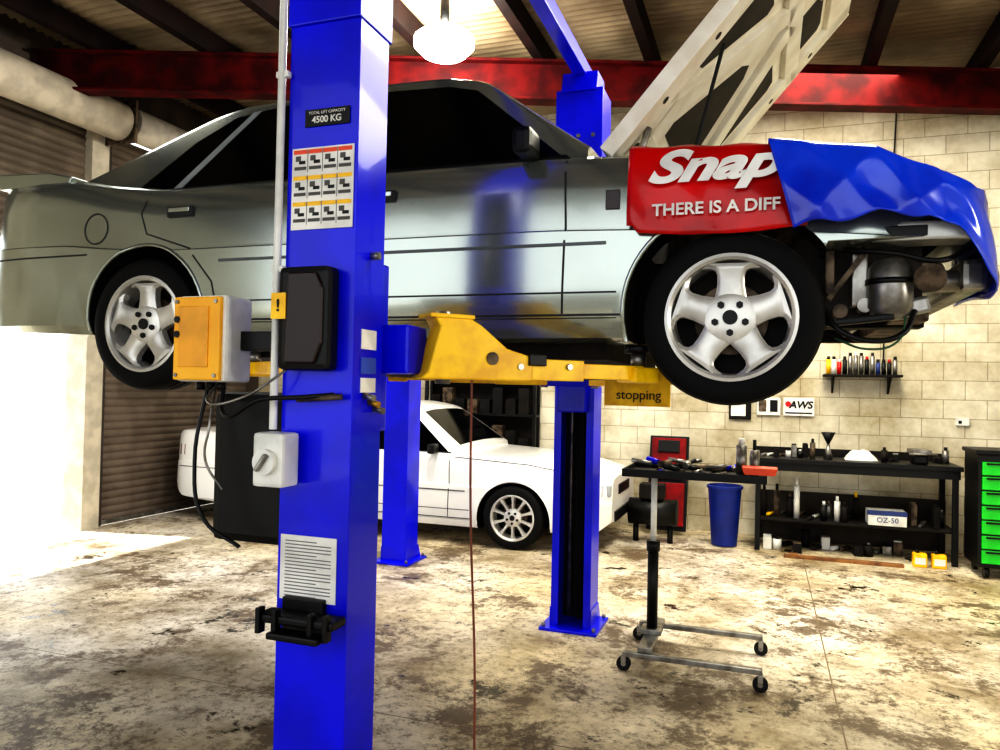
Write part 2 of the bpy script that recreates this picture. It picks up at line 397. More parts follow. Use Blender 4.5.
    ribbon('fuel_flap',pts,.007,LINE,-1,.002)
    for s in (-1,1): box('tail_light',(-1.115*sx,s*.5,.78*sz),(.03,.34,.15),mat('tail_lens',(120,10,12),.2),R)
    if not lifted:
        for s in (-1,1): ribbon('tail_lamp_side',[(-1.06,.78),(-.98,.78)],.12,mat('tail_lens',(120,10,12),.2),s,.002)
    box('number_plate',(-1.125*sx,0,.75*sz),(.015,.4,.12),WLAB,R)
    box('rear_bumper_lip',(-1.11*sx,0,.45*sz),(.06,1.35,.2),paint,R,bev=.02)
    if lifted:
        prism('spoiler',[(-1.14,1.05),(-1.12,1.07),(-.75,1.055),(-.58,1.02),(-.60,.985),(-1.10,.985)],-.76,.76,paint,R,bev=.008)
    else:
        for s in (-1,1):
            box('headlight',(3.47*sx,s*.52,.60*sz),(.10,.3,.12),mat('headlight_lens',(170,175,180),.1),R,bev=.02)
            ribbon('headlight_side',[(3.34,.60),(3.45,.60)],.10,mat('headlight_lens',(170,175,180),.1),s,.003)
            ribbon('indicator',[(3.1,.50),(3.17,.50)],.028,ORG,s,.004)
        box('grille',(3.51*sx,0,.58*sz),(.04,.6,.10),BLK,R)
        box('bumper_intake',(3.52*sx,0,.34*sz),(.04,1.0,.10),BLK,R)
        ribbon('hood_gap',[(2.1,.86),(2.8,.82),(3.4,.72)],.008,LINE,-1,.002)
    cyl('rear_axle',(0,-.62,wz),(0,.62,wz),.04,DARK,R); cyl('front_axle',(2.67*sx,-.62,wz),(2.67*sx,.62,wz),.04,DARK,R)
    for ax in (0,2.67*sx):
        wheel(R,(ax,-.755,wz),False,nsp); wheel(R,(ax,.755,wz),True,nsp)
    return R,side
S,side=car('sedan_car',(-2.79,3.64,1.62),SIL,lifted=True,wz=.25)
b2('floor_pan',(-.3,-.7,.10),(2.2,.7,.17),DARK,S)
for s in (-1,1): b2('chassis_rail',(2.2,s*.42-.05,.24),(3.35,s*.42+.05,.36),DARK,S)
rod('exhaust_pipe',[(-.9,.4,.14),(-.2,.35,.1),(.6,.1,.06),(2.3,.1,.06)],.03,RUST,S)
cyl('muffler',(-.85,.4,.16),(-.4,.4,.16),.09,RUST,S)
b2('engine_block',(2.4,-.25,.3),(3.05,.25,.72),RUST,S,.02)
b2('crossmember',(2.5,-.55,.12),(2.75,.55,.2),RUST,S,.02)
b2('radiator',(3.24,-.5,.28),(3.30,.5,.62),BLK,S)
b2('radiator_support_lower',(3.22,-.62,.25),(3.34,.62,.30),RUST,S,.01)
b2('radiator_support_upper',(3.28,-.68,.60),(3.42,.68,.66),RUST,S,.01)
b2('apron_bracket_a',(2.99,-.72,.34),(3.02,-.64,.50),RUST,S,.005); b2('apron_bracket_b',(3.08,-.70,.30),(3.13,-.62,.5),STEEL,S,.005)
box('apron_brace',(3.07,-.71,.42),(.02,.02,.24),RUST,S,(0,D(35),0))
b2('inner_guard_panel',(2.9,-.60,.26),(3.32,-.57,.56),mat('guard_liner',(60,52,46),.7,0,(28,24,21),8),S)
lathe('canister',[(.001,.09),(.05,.09),(.07,.06),(.075,0),(.075,-.08),(.05,-.12),(.001,-.12)],STEEL,S,loc=(3.20,-.70,.37),axis='Z')
cyl('canister_clamp',(3.20,-.70,.37),(3.20,-.70,.39),.079,BLK,S)
cyl('horn',(3.34,-.70,.42),(3.31,-.79,.38),.03,RUST,S,r2=.05)
cyl('bumper_mount',(3.2,-.55,.40),(3.56,-.55,.40),.04,STEEL,S)
b2('bumper_reinforcement',(3.44,-.62,.36),(3.52,.62,.47),STEEL,S,.02)
b2('headlamp_frame',(3.06,-.795,.51),(3.44,-.66,.575),mat('headlamp_frame_silver',(190,190,184),.35,.4),S,.01)
b2('headlamp_recess',(3.12,-.80,.525),(3.30,-.79,.56),BLK,S,.005)
rod('lower_control_arm',[(2.72,-.66,.17),(2.9,-.55,.22),(3.08,-.45,.27)],.018,RUST,S)
rod('sway_bar',[(2.85,-.66,.24),(3.0,-.7,.24),(3.12,-.66,.26),(3.15,-.3,.27),(3.15,.3,.27)],.013,STEEL,S)
box('air_dam_remnant',(3.1,-.74,.245),(.22,.04,.025),BLK,S,(0,D(-6),0),.01)
box('valance_lower',(3.26,-.68,.29),(.14,.04,.06),STEEL,S,(0,D(-14),0),.02)
rod('hanging_hose',[(2.97,-.72,.32),(3.03,-.78,.21),(3.14,-.77,.17),(3.24,-.74,.20),(3.28,-.7,.28)],.010,BLK,S)
rod('wiring_loom',[(3.05,-.70,.50),(3.2,-.78,.47),(3.34,-.78,.44),(3.45,-.70,.50)],.010,BLK,S)
rod('loom_green',[(3.02,-.76,.18),(3.12,-.80,.14),(3.22,-.76,.17),(3.25,-.72,.26)],.004,mat('green_hose',(40,80,50),.5),S)
for k,(zx,zz) in enumerate(((2.97,.25),(3.04,.28),(3.12,.30))): cyl('bush_%d'%k,(zx,-.72,zz),(zx,-.66,zz),.025,[STEEL,RUST,STEEL][k],S)
box('side_marker',(2.24,-(side(2.24,.70)+.002),.70),(.055,.01,.075),mat('marker_dark',(40,16,12),.3),S)
# bonnet
H=empty('hood',(2.20,0,.905),S,(0,D(-49.4),0))
LH=1.50;HW=.75
b2('hood_skin',(0,-HW,.03),(LH,HW,.045),SIL,H,.006)
def hb(nm,x0,y0,x1,y1,w=.09,z0=-.018,z1=.03,m=CREAM):
    a=Vector((x0,y0));b=Vector((x1,y1)); d=b-a
    box(nm,((x0+x1)/2,(y0+y1)/2,(z0+z1)/2),(d.length,w,z1-z0),m,H,(0,0,math.atan2(d.y,d.x)),.012)
b2('hood_inner_panel',(.02,-HW+.02,.012),(LH-.02,HW-.02,.03),CREAM,H)
hb('frame_left',.0,-HW+.07,LH,-HW+.07,.14); hb('frame_right',.0,HW-.07,LH,HW-.07,.14)
hb('frame_hinge',.10,-HW,.10,HW,.2); hb('frame_front',LH-.09,-HW,LH-.09,HW,.18)
hb('frame_mid',LH-.44,-HW,LH-.44,HW,.11)
hb('diag_a',.15,-HW+.14,LH-.44,-.06,.13); hb('diag_b',.15,HW-.14,LH-.44,.06,.13)
hb('latch_plate',LH-.2,-.12,LH-.2,.12,.16,-.03)
HO=mat('hood_opening_dark',(60,55,46),.8)
def ho(nm,pts):
    v=[(x,y,.009) for x,y in pts]+[(x,y,.013) for x,y in pts]; n=len(pts)
    mobj(nm,v,[tuple(range(n)),tuple(range(2*n-1,n-1,-1))]+[(i,(i+1)%n,n+(i+1)%n,n+i) for i in range(n)],HO,H)
for s in (-1,1):
    ho('opening_side',[(.50,s*.57),(.90,s*.57),(.94,s*.53),(.94,s*.30),(.90,s*.28),(.52,s*.50)])
    ho('opening_front',[(1.15,s*.54),(1.27,s*.54),(1.29,s*.50),(1.29,s*.22),(1.27,s*.18),(1.15,s*.18)])
ho('opening_center',[(.26,-.30),(.26,.30),(.32,.32),(.74,.07),(.78,0),(.74,-.07),(.32,-.32)])
for y in (-.6,-.25,0,.25,.6): cyl('drain_hole',(.1,y,-.020),(.1,y,-.016),.025,HO,H,seg=20)
for x in (.3,.6,.9,1.2):
    for s in (-1,1): cyl('frame_hole',(x,s*(HW-.07),-.020),(x,s*(HW-.07),-.016),.016,HO,H,seg=20)
b2('hood_edge_near',(0,-HW-.004,-.02),(LH,-HW+.01,.045),CREAM,H); b2('hood_edge_far',(0,HW-.01,-.02),(LH,HW+.004,.045),CREAM,H)
rod('hood_strut',[(2.5,-.62,.86),(2.62,-.60,1.35)],.008,BLK,S,False)
rod('hood_hinge',[(2.15,-.66,.86),(2.3,-.66,.93),(2.34,-.64,1.03)],.014,STEEL,S)

# ------------------------------------------------------------------ FENDER COVERS
def cover(name,path,zt,zb,m,inner=.22,seed=1,amp=.008,nv=18,wr=0,skew=0):
    rnd=random.Random(seed); ph=[rnd.uniform(0,6) for _ in range(8)]
    N=len(path);v=[];f=[]
    rows=nv+5
    for i,(X,Y,nx,ny) in enumerate(path):
        u=i/(N-1); t=zt(u); b=zb(u); sk=skew*max(0,1-4*u)
        for k in range(nv+1):
            z=b+(t-.02-b)*k/nv; q=k/nv
            w=amp*(math.sin(u*17+ph[0]+q*6)+.6*math.sin(u*31+q*9+ph[1])+.5*math.sin(q*9+ph[2]+u*6))*(1-.5*q)
            w+=wr*(1-abs(math.sin(u*9-q*2.5+ph[3]))+.7*(1-abs(math.sin(u*14+q*3.5+ph[4])))-.5)
            lean=.035*q**3
            v.append((X+sk*q+nx*(w-lean),Y+ny*(w-lean),z))
        for j in range(1,5):
            q=j/4; dd=.035+inner*q
            v.append((X+sk-nx*dd,Y-ny*dd,t-.006+.012*q+.004*math.sin(u*20+j)))
    for i in range(N-1):
        for k in range(rows-1):
            f.append((i*rows+k,i*rows+k+1,(i+1)*rows+k+1,(i+1)*rows+k))
    o=mobj(name,v,f,m,None,60)
    md=o.modifiers.new('s','SOLIDIFY'); md.thickness=.004; md.offset=0
    return o
path=[(-.49+.62*i/30,2.760,0,-1) for i in range(31)]
rc=cover('fender_cover',path,lambda u:2.525-.035*u,lambda u:(2.185-.02*math.sin(u*3) if u>.04 else 2.21),RED,.14,2,.0035)
text('logo_text','Snap',(-.415,2.738,2.405),.155,WLAB,rc,shear=.4,off=.006,sx=1.52,align='LEFT')
text('slogan_text','THERE IS A DIFF',(-.395,2.740,2.255),.060,WLAB,rc,off=.0014,align='LEFT',sx=1.03)
path=[]
for i in range(46):
    u=i/45; path.append((.085+.47*u,2.716+.076*u*u,0.1*u,-1))
for i in range(1,17):
    a=D(90*i/16); path.append((.555+.19*math.sin(a),2.792+.26*(1-math.cos(a)),math.sin(a),-math.cos(a)))
for i in range(1,12): path.append((.745,3.052+.05*i,1,0))
def bzt(u): return li([(0,2.50),(.35,2.45),(.6,2.38),(.72,2.32),(1,2.34)],u)
def bzb(u): return li([(0,2.165),(.1,2.18),(.35,2.205),(.55,2.20),(.66,2.15),(.74,2.02),(.85,1.95),(1,1.98)],u)+.010*math.sin(u*22)
bc=cover('fender_cover',path,bzt,bzb,BVIN,.16,5,.005,24,.018,-.085)

# ------------------------------------------------------------------ LIFT
LF=empty('car_lift')
def column(P,xc,yo,yi,z1,W=.245,m=BLUE,base=True):
    s=1 if yi>yo else -1; t=.02; lip=.05; x0=xc-W/2;x1=xc+W/2
    pts=[(x0,yo),(x1,yo),(x1,yi),(x1-lip,yi),(x1-lip,yi-s*t),(x1-t,yi-s*t),(x1-t,yo+s*t),(x0+t,yo+s*t),(x0+t,yi-s*t),(x0+lip,yi-s*t),(x0+lip,yi),(x0,yi)]
    prism('column',pts,0.02,z1,m,P,'XY',.003)
    if base:
        b2('base_plate',(x0-.06,min(yo,yi)-.08,0),(x1+.06,max(yo,yi)+.08,.02),m,P)
        for a in (x0-.035,x1+.035):
            for b in (min(yo,yi)-.05,max(yo,yi)+.05): cyl('anchor_bolt',(a,b,.02),(a,b,.045),.013,STEEL,P,seg=6)
        for a in (x0,x1): prism('gusset',[(min(yo,yi)-.0,.02),(max(yo,yi)+.06,.02),(max(yo,yi),.14),(min(yo,yi),.14)],a-.006,a+.006,m,P,'YZ')
    b2('inner_backing',(x0+.03,yo+s*.025,.03),(x1-.03,yo+s*.04,z1-.05),BLK,P)
    cyl('hydraulic_ram',(xc+.03,yo+s*.1,.05),(xc+.03,yo+s*.1,z1-.6),.03,DARK,P)
    cyl('lifting_chain',(xc-.045,yo+s*.1,.05),(xc-.045,yo+s*.1,z1-.2),.012,STEEL,P)
XN=-1.275;YN0=1.95;YN1=2.13
XF=-1.2;YF0=5.14;YF1=4.90
column(LF,XN,YN0,YN1,3.7); column(LF,XF,YF0,YF1,3.62,.27)
b2('column_sleeve',(XN-.125,YN0-.012,2.70),(XN+.127,YN1+.012,3.75),BLUE,LF)
b2('far_sleeve',(XF-.16,YF1-.02,3.15),(XF+.16,YF0+.02,3.62),BLUE,LF)
for i in range(3): cyl('sleeve_bolt_%d'%i,(XF-.1+.1*i,YF1-.035,3.3),(XF-.1+.1*i,YF1-.01,3.3),.014,STEEL,LF,seg=6)
prism('overhead_bar_mount',[(4.86,3.6),(5.14,3.6),(5.1,3.74),(4.9,3.74)],XF-.12,XF+.12,BLUE,LF,'YZ')
b2('overhead_bar',(XN+.03,YN0+.02,3.72),(XF+.04,YF0-.02,3.82),BLUE,LF)
b2('carriage_near',(XN-.09,YN1-.12,1.45),(XN+.09,YN1+.10,2.0),BLUE,LF,.01)
b2('carriage_near_head',(XN-.16,YN1+.05,1.64),(XN+.19,YN1+.19,1.80),BLUE,LF,.01)
b2('carriage_far',(XF-.09,YF1-.10,1.45),(XF+.09,YF1+.12,2.0),BLUE,LF,.01)
b2('carriage_far_head',(XF-.18,YF1-.19,1.62),(XF+.19,YF1-.05,1.80),BLUE,LF,.01)
def arm(nm,a,b,m1=YEL):
    a=Vector((*a,0));b=Vector((*b,0)); L=(b-a).length; an=math.atan2((b-a).y,(b-a).x)
    E=empty(nm,(a.x,a.y,0),LF,(0,0,an))
    prism('arm_gusset',[(-.10,1.625),(-.07,1.65),(-.03,1.80),(-.05,1.83),(-.03,1.835),(.07,1.835),(.12,1.81),(.22,1.735),(.32,1.71),(.32,1.625)],-.05,.05,m1,E,bev=.006)
    b2('gusset_cap',(-.07,-.058,1.828),(.09,.058,1.842),m1,E)
    b2('arm_outer',(.1,-.045,1.63),(L*.66,.045,1.705),m1,E)
    b2('arm_inner',(L*.5,-.035,1.64),(L,.035,1.695),m1,E)
    b2('arm_tip',(L-.06,-.06,1.63),(L+.06,.06,1.69),m1,E,.01)
    cyl('pin',(0,0,1.61),(0,0,1.852),.026,STEEL,E)
    cyl('pad_screw',(L,0,1.69),(L,0,1.745),.03,STEEL,E); cyl('pad',(L,0,1.745),(L,0,1.775),.055,BLK,E)
    b2('locking_tab',(.30,-.06,1.68),(.37,-.045,1.72),BLK,E)
    cyl('bolt_a',(.16,-.056,1.70),(.16,-.045,1.70),.022,RUST,E,seg=20)
    cyl('bolt_b',(.27,-.056,1.675),(.27,-.045,1.675),.012,STEEL,E,seg=6)
    cyl('bolt_c',(.47,-.056,1.68),(.47,-.043,1.68),.012,STEEL,E,seg=6)
arm('arm_front_near',(-1.02,2.31),(-.46,2.90)); arm('arm_rear_near',(-1.38,2.31),(-2.25,2.92))
arm('arm_front_far',(-1.03,4.75),(-.40,4.38)); arm('arm_rear_far',(-1.37,4.75),(-2.25,4.38))
sg=box('arm_label_plate',(-.71,4.44,1.62),(.40,.012,.22),YEL,LF,(0,0,D(-8)))
text('arm_label_text','stopping',(-.70,4.430,1.575),.08,BLK,LF,rot=(D(90),0,D(-8)))
yf=YN0-.002
def lab(nm,x,z,w,h,m,y=yf,t=.003): return box(nm,(x,y-t/2,z),(w,t,h),m,LF,bev=0)
lab('capacity_label',-1.258,2.41,.155,.052,BLK)
text('capacity_text_small','TOTAL LIFT CAPACITY',(-1.258,yf-.005,2.424),.0125,WLAB,LF); text('capacity_text','4500 KG',(-1.258,yf-.005,2.402),.028,WLAB,LF,off=.0006)
lab('instruction_label',-1.27,2.195,.215,.25,WLAB)
PG=mat('picto_grey',(90,88,84),.6)
for r in range(3):
    zc=2.195+.085-.08*r
    hm=[ORG,YEL,YEL][r]
    for c in range(4):
        x=-1.27-.078+.052*c
        lab('pictogram_head',x,zc+.028,.047,.012,hm if c%2==0 or r else ORG,yf-.003,.002)
        lab('pictogram_mark',x-.008,zc+.008,.018,.016,PG,yf-.003,.001)
        lab('pictogram_mark',x+.006,zc-.004,.022,.010,BLK,yf-.003,.001)
        lab('pictogram_caption',x,zc-.022,.042,.010,PG,yf-.003,.001)
        if c: lab('pictogram_divider',x-.026,zc,.0015,.07,PG,yf-.003,.001)
lab('warning_label',-1.362,1.83,.05,.078,YEL,1.874); 
text('warning_arrow','!',(-1.362,1.869,1.83),.05,BLK,LF,off=.001)
lab('data_plate',-1.287,1.045,.195,.195,WLAB)
for i in range(17):
    ww=.16 if i%4 else .11
    lab('data_line',-1.287-(.16-ww)/2,1.125-.0103*i,ww,.003,mat('ink_grey',(120,120,122),.6),yf-.003,.001)
b2('motor_cover',(-1.375,1.885,1.64),(-1.20,1.95,1.95),BLK,LF,.02)
prism('motor_cover_face',[(-1.345,1.66),(-1.24,1.66),(-1.215,1.72),(-1.215,1.88),(-1.24,1.93),(-1.335,1.93)],1.874,1.89,mat('cover_brown',(34,12,10),.4),LF,bev=.006)
for i,(z,hh,mm) in enumerate(((1.74,.06,WLAB),(1.66,.05,mat('blue_label',(60,90,190),.5)),(1.60,.045,WLAB))):
    box('side_label_%d'%i,(XN+.1225+.002,2.04,z),(.003,.09,hh),mm,LF,bev=0)
for i in range(3): cyl('valve_%d'%i,(XN+.12,2.02+.03*i,1.57-.02*i),(XN+.16,2.02+.03*i,1.56-.02*i),.010,STEEL if i!=1 else mat('brass',(190,150,60),.3,.8),LF)
cyl('latch_knob',(XN+.12,2.05,2.0),(XN+.15,2.05,2.0),.012,STEEL,LF)
rod('conduit',[(-1.412,1.93,3.9),(-1.412,1.93,1.46)],.012,WPL,LF,False)
for z in (1.95,2.55): box('conduit_saddle',(-1.41,1.935,z),(.045,.02,.02),WPL,LF)
iso=empty('isolator_switch',(0,0,0),LF)
b2('isolator_body',(-1.42,1.845,1.295),(-1.315,1.93,1.455),WPL,iso,.012)
cyl('isolator_dial',(-1.368,1.825,1.37),(-1.368,1.847,1.37),.037,WPL,iso); box('isolator_knob',(-1.368,1.818,1.37),(.012,.02,.058),STEEL,iso,(0,D(35),0))
b2('isolator_plinth',(-1.40,1.93,1.30),(-1.34,1.95,1.44),WPL,iso)
rod('hose_a',[(-1.60,1.93,1.60),(-1.55,1.88,1.50),(-1.42,1.87,1.55),(-1.30,1.90,1.56),(-1.2,1.93,1.57)],.007,BLK,LF)
rod('hose_b',[(-1.62,1.93,1.60),(-1.60,1.86,1.54),(-1.46,1.86,1.56),(-1.40,1.88,1.60),(-1.34,1.93,1.66)],.004,STEEL,LF)
rod('hose_c',[(-1.66,1.93,1.59),(-1.66,1.88,1.35),(-1.61,1.87,1.18),(-1.50,1.90,1.10)],.006,BLK,LF)
rod('hose_e',[(-1.63,1.93,1.59),(-1.60,1.87,1.46),(-1.62,1.88,1.36),(-1.57,1.9,1.27)],.004,STEEL,LF)
rod('fitting',[(-1.32,1.92,1.553),(-1.17,1.92,1.565)],.009,RUST,LF,False)
b2('reservoir',(-1.68,1.98,1.09),(-1.40,2.16,1.57),BLK,LF,.03)
b2('reservoir_bracket',(-1.45,2.0,1.3),(-1.39,2.1,1.36),STEEL,LF)
b2('foot_bracket',(-1.40,1.85,.90),(-1.14,1.93,.925),BLK,LF,.008)
b2('foot_bracket_b',(-1.34,1.82,.865),(-1.17,1.88,.885),BLK,LF,.008)
b2('foot_bracket_back',(-1.36,1.925,.85),(-1.22,1.95,.96),BLK,LF)
for xx in (-1.385,-1.33,-1.21,-1.16): b2('foot_post',(xx-.008,1.84,.87),(xx+.008,1.87,.945),BLK,LF)
CB=empty('control_box')
YBX=mat('yellow_box_front',(250,190,40),.45,0,(235,165,18),3)
b2('enclosure',(-1.725,1.86,1.60),(-1.54,1.985,1.865),WPL,CB,.012)
b2('front_cover',(-1.723,1.845,1.605),(-1.55,1.862,1.86),YBX,CB,.006)
b2('face_plate',(-1.70,1.840,1.645),(-1.59,1.846,1.83),mat('face_plate_amber',(240,170,35),.4),CB)
for z in (1.79,1.745): cyl('push_button',(-1.705,1.836,z),(-1.705,1.846,z),.010,BLK,CB)
for x in (-1.71,-1.565):
    for z in (1.62,1.845): cyl('screw',(x,1.84,z),(x,1.846,z),.006,STEEL,CB,seg=8)
b2('mount_arm',(-1.55,1.93,1.70),(-1.39,1.97,1.76),BLK,CB)
for x in (-1.68,-1.64,-1.60): cyl('cable_gland',(x,1.92,1.575),(x,1.92,1.602),.014,BLK,CB)
rod('hanging_cable',[(-.93,2.35,1.63),(-.925,2.35,1.2),(-.895,2.34,.7),(-.88,2.33,.3),(-.84,2.3,.012),(-.7,2.2,.008)],.004,mat('brown_cable',(130,66,42),.5))
L2=empty('car_lift')
column(L2,-3.14,6.1,6.35,3.6,.24)

# ------------------------------------------------------------------ WHITE CAR
W2,sd2=car('sedan_car',(-5.33,7.92,0),WHT,sx=1.12,sz=1.03,wz=.315,nsp=10)

# ------------------------------------------------------------------ WORK TRAY STAND
T=empty('mobile_tool_tray')
def caster(x,y):
    cyl('caster_wheel',(x,y-.016,.04),(x,y+.016,.04),.04,BLK,T); cyl('caster_hub',(x,y-.018,.04),(x,y+.018,.04),.014,STEEL,T)
    b2('caster_fork',(x-.014,y-.024,.05),(x+.014,y+.024,.092),STEEL,T)
for x,y in ((0.0,4.30),(0.0,4.90),(-.74,4.33),(-.74,4.90)): caster(x,y)
b2('leg_front',(-.74,4.285,.09),(.01,4.325,.12),STEEL,T); b2('leg_back',(-.74,4.885,.09),(.01,4.925,.12),STEEL,T)
b2('cross_bar',(-.66,4.30,.12),(-.58,4.91,.15),STEEL,T)
box('pole_foot',(-.62,4.60,.165),(.12,.12,.03),STEEL,T)
cyl('pole_lower',(-.62,4.6,.17),(-.62,4.6,.66),.032,BLK,T); cyl('pole_collar',(-.62,4.6,.64),(-.62,4.6,.70),.04,BLK,T); cyl('pole_upper',(-.62,4.6,.66),(-.62,4.6,1.10),.018,WPL,T)
b2('tray_base',(-.78,4.38,1.10),(.02,4.84,1.115),BLK,T)
for a,b in (((-.78,4.38,1.11),(.02,4.39,1.145)),((-.78,4.83,1.11),(.02,4.84,1.145)),((-.78,4.38,1.11),(-.77,4.84,1.145)),((.01,4.38,1.11),(.02,4.84,1.145))): b2('tray_rim',a,b,BLK,T)
for i in range(24):
    x=random.uniform(-.7,-.15);y=random.uniform(4.44,4.78);a=random.uniform(0,3);l=random.uniform(.05,.1)
    cyl('hand_tool_%d'%i,(x-l*math.cos(a)*.7,y-l*math.sin(a)*.5,1.13+.02*(i%3)),(x+l*math.cos(a)*.7,y+l*math.sin(a)*.5,1.14+.022*(i%3)),random.uniform(.008,.02),random.choice([STEEL,STEEL,BLK,BLUE,STEEL,RUST]),T,seg=10)
cyl('spray_can',(-.12,4.55,1.115),(-.12,4.55,1.30),.03,STEEL,T); cyl('spray_can_cap',(-.12,4.55,1.30),(-.12,4.55,1.34),.018,WPL,T)
cyl('bottle',(-.05,4.62,1.115),(-.05,4.62,1.27),.028,STEEL,T); cyl('bottle_neck',(-.05,4.62,1.27),(-.05,4.62,1.33),.01,BLK,T)
prism('orange_parts_tray',[(-.10,1.15),(.06,1.15),(.075,1.19),(-.115,1.19)],4.36,4.50,ORG,T,bev=.004)

# ------------------------------------------------------------------ WORKBENCH AREA
B=empty('workbench')
b2('bench_top',(-.1,8.12,.90),(1.78,8.8,.945),BLK,B)
b2('lower_shelf',(-.05,8.2,.30),(1.74,8.78,.325),DARK,B)
b2('back_board',(-.1,8.78,.945),(1.78,8.81,1.02),DARK,B)
b2('rear_panel',(-.08,8.76,.02),(1.76,8.78,.55),mat('bench_rear_panel',(60,52,42),.8),B)
for x in (-.05,1.72):
    for y in (8.17,8.74): b2('leg',(x-.025,y-.025,0),(x+.025,y+.025,.9),BLK,B)
b2('apron',(-.08,8.148,.82),(1.76,8.172,.90),BLK,B)
DB=mat('dull_blue',(40,60,120),.5)
def junk(name,x0,x1,y0,y1,z,n,hmax,cols,seed,smin=.05):
    E=empty(name); rnd=random.Random(seed); x=x0
    for i in range(n):
        w=(x1-x0)/n; xc=x0+w*(i+.5); yc=rnd.uniform(y0,y1); h=rnd.uniform(.35,1)*hmax; m=rnd.choice(cols)
        r=min(w*.46,rnd.uniform(smin*.6,smin))
        t=rnd.random()
        if t<.4:
            cyl('can_%d'%i,(xc,yc,z),(xc,yc,z+h*.8),r,m,E,seg=16); cyl('cap_%d'%i,(xc,yc,z+h*.8),(xc,yc,z+h),r*.5,rnd.choice(cols),E,seg=12)
        elif t<.7:
            cyl('lying_tool_%d'%i,(xc-w*.42,yc-.05,z+r*.6),(xc+w*.42,yc+.06,z+r*.6),r*.55,m,E,seg=14)
        else:
            box('carton_%d'%i,(xc,yc,z+h*.3),(r*1.9,rnd.uniform(.08,.2),h*.6),m,E,(0,0,0),.004)
            box('carton_lid_%d'%i,(xc,yc,z+h*.6+.006),(r*1.7,.07,.012),rnd.choice(cols),E)
    return E
cl=[BLK,DARK,STEEL,RUST,WPL,DARK,STEEL]
junk('workbench_clutter',-.02,.50,8.3,8.55,.946,9,.24,cl,11,.06)
junk('workbench_clutter',1.10,1.29,8.3,8.55,.946,3,.18,cl,14,.06)
junk('workbench_clutter',1.60,1.74,8.3,8.55,.946,2,.2,cl,15,.06)
junk('stored_parts',-.02,.93,8.25,8.6,.326,15,.42,[BLK,DARK,RUST,STEEL,BLK,DARK,WPL,YEL,RD if False else RUST],12,.10)
junk('stored_parts',1.38,1.68,8.3,8.6,.326,5,.4,[BLK,DARK,RUST,STEEL],17,.09)
junk('floor_parts',0,1.33,8.22,8.6,.001,14,.27,[BLK,DARK,RUST,STEEL,DARK,WPL],13,.11)
cb=empty('storage_box'); b2('carton',(.98,8.2,.33),(1.32,8.45,.47),WPL,cb); b2('carton_stripe',(.975,8.197,.43),(1.325,8.25,.473),DB,cb)
text('carton_text','OZ-50',(1.15,8.196,.385),.07,DB,cb)
for i in range(2):
    k=empty('oil_bottle'); x=1.40+.16*i
    b2('bottle_body',(x-.06,7.98,0),(x+.06,8.07,.13),YEL,k,.015); cyl('bottle_cap',(x-.02,8.025,.13),(x-.02,8.025,.16),.016,BLK,k); b2('bottle_label',(x-.045,7.977,.03),(x+.045,7.981,.09),WLAB,k,0)
pl=empty('floor_plank'); b2('plank',(.2,7.88,0.0),(1.25,7.95,.03),WOOD,pl); b2('plank_batten',(.25,7.875,.03),(.33,7.955,.045),WOOD,pl)
v=[];f=[];rn=random.Random(3)
for i in range(13):
    for j in range(11):
        x=(i/12-.5)*.30;y=(j/10-.5)*.22; e=max(abs(i/12-.5),abs(j/10-.5))*2
        v.append((.93+x,8.42+y,.948+(1-e**3)*(.06+.05*rn.random())))
        if i and j: f.append(((i-1)*11+j-1,(i-1)*11+j,i*11+j,i*11+j-1))
mobj('shop_rag',v,f,WPL,None,80)
fu=empty('oil_funnel'); cyl('cone',(.62,8.35,1.10),(.62,8.35,1.22),.012,BLK,fu,r2=.07); cyl('stand',(.62,8.35,.946),(.62,8.35,1.1),.045,STEEL,fu,r2=.012)
bv=empty('bench_vise'); b2('vise_base',(1.37,8.2,.946),(1.5,8.4,1.04),BLK,bv,.02); b2('vise_jaw',(1.35,8.15,1.04),(1.52,8.45,1.09),STEEL,bv,.01); cyl('vise_handle',(1.32,8.12,1.05),(1.56,8.12,1.05),.01,STEEL,bv)
WS=empty('wall_shelf'); b2('shelf_board',(.60,8.76,1.80),(1.36,9.0,1.825),DARK,WS)
for x in (.7,1.25): prism('shelf_bracket',[(8.8,1.80),(9.0,1.80),(9.0,1.62)],x-.01,x+.01,BLK,WS,'YZ')
E=empty('spray_cans'); rn=random.Random(8)
for i in range(13):
    x=.65+.054*i; h=rn.choice([.13,.16,.2,.2]); m=rn.choice([BLK,STEEL,RED,WPL,DB,YEL,BLK,STEEL])
    cyl('can_%d'%i,(x,8.87,1.826),(x,8.87,1.826+h),.023,m,E,seg=16); cyl('cap_%d'%i,(x,8.87,1.826+h),(x,8.87,1.86+h),.016,rn.choice([BLK,WPL,RED,BLK]),E,seg=12)
sg=empty('wall_sign'); b2('sign_board',(.20,8.97,1.36),(.52,9.0,1.56),WLAB,sg); text('sign_text','AWS',(.38,8.966,1.48),.11,BLK,sg,off=.003,shear=.2); b2('sign_strip',(.22,8.965,1.385),(.50,8.972,1.40),BLK,sg); cyl('sign_dot',(.25,8.965,1.49),(.25,8.972,1.49),.03,RED,sg)
sg=empty('wall_sign'); b2('sign_board',(-.08,8.97,1.36),(.17,9.0,1.55),WLAB,sg); b2('sign_picture',(-.06,8.962,1.40),(.02,8.972,1.53),RUST,sg); b2('sign_picture',(.06,8.962,1.40),(.14,8.972,1.53),BLK,sg)
nb=empty('wall_notice'); b2('board',(-.38,8.97,1.30),(-.14,9.0,1.62),DARK,nb); b2('paper',(-.36,8.962,1.34),(-.2,8.972,1.5),WLAB,nb)
CR=empty('mechanic_creeper',(-1.02,8.55,0),None,(D(-14),0,0))
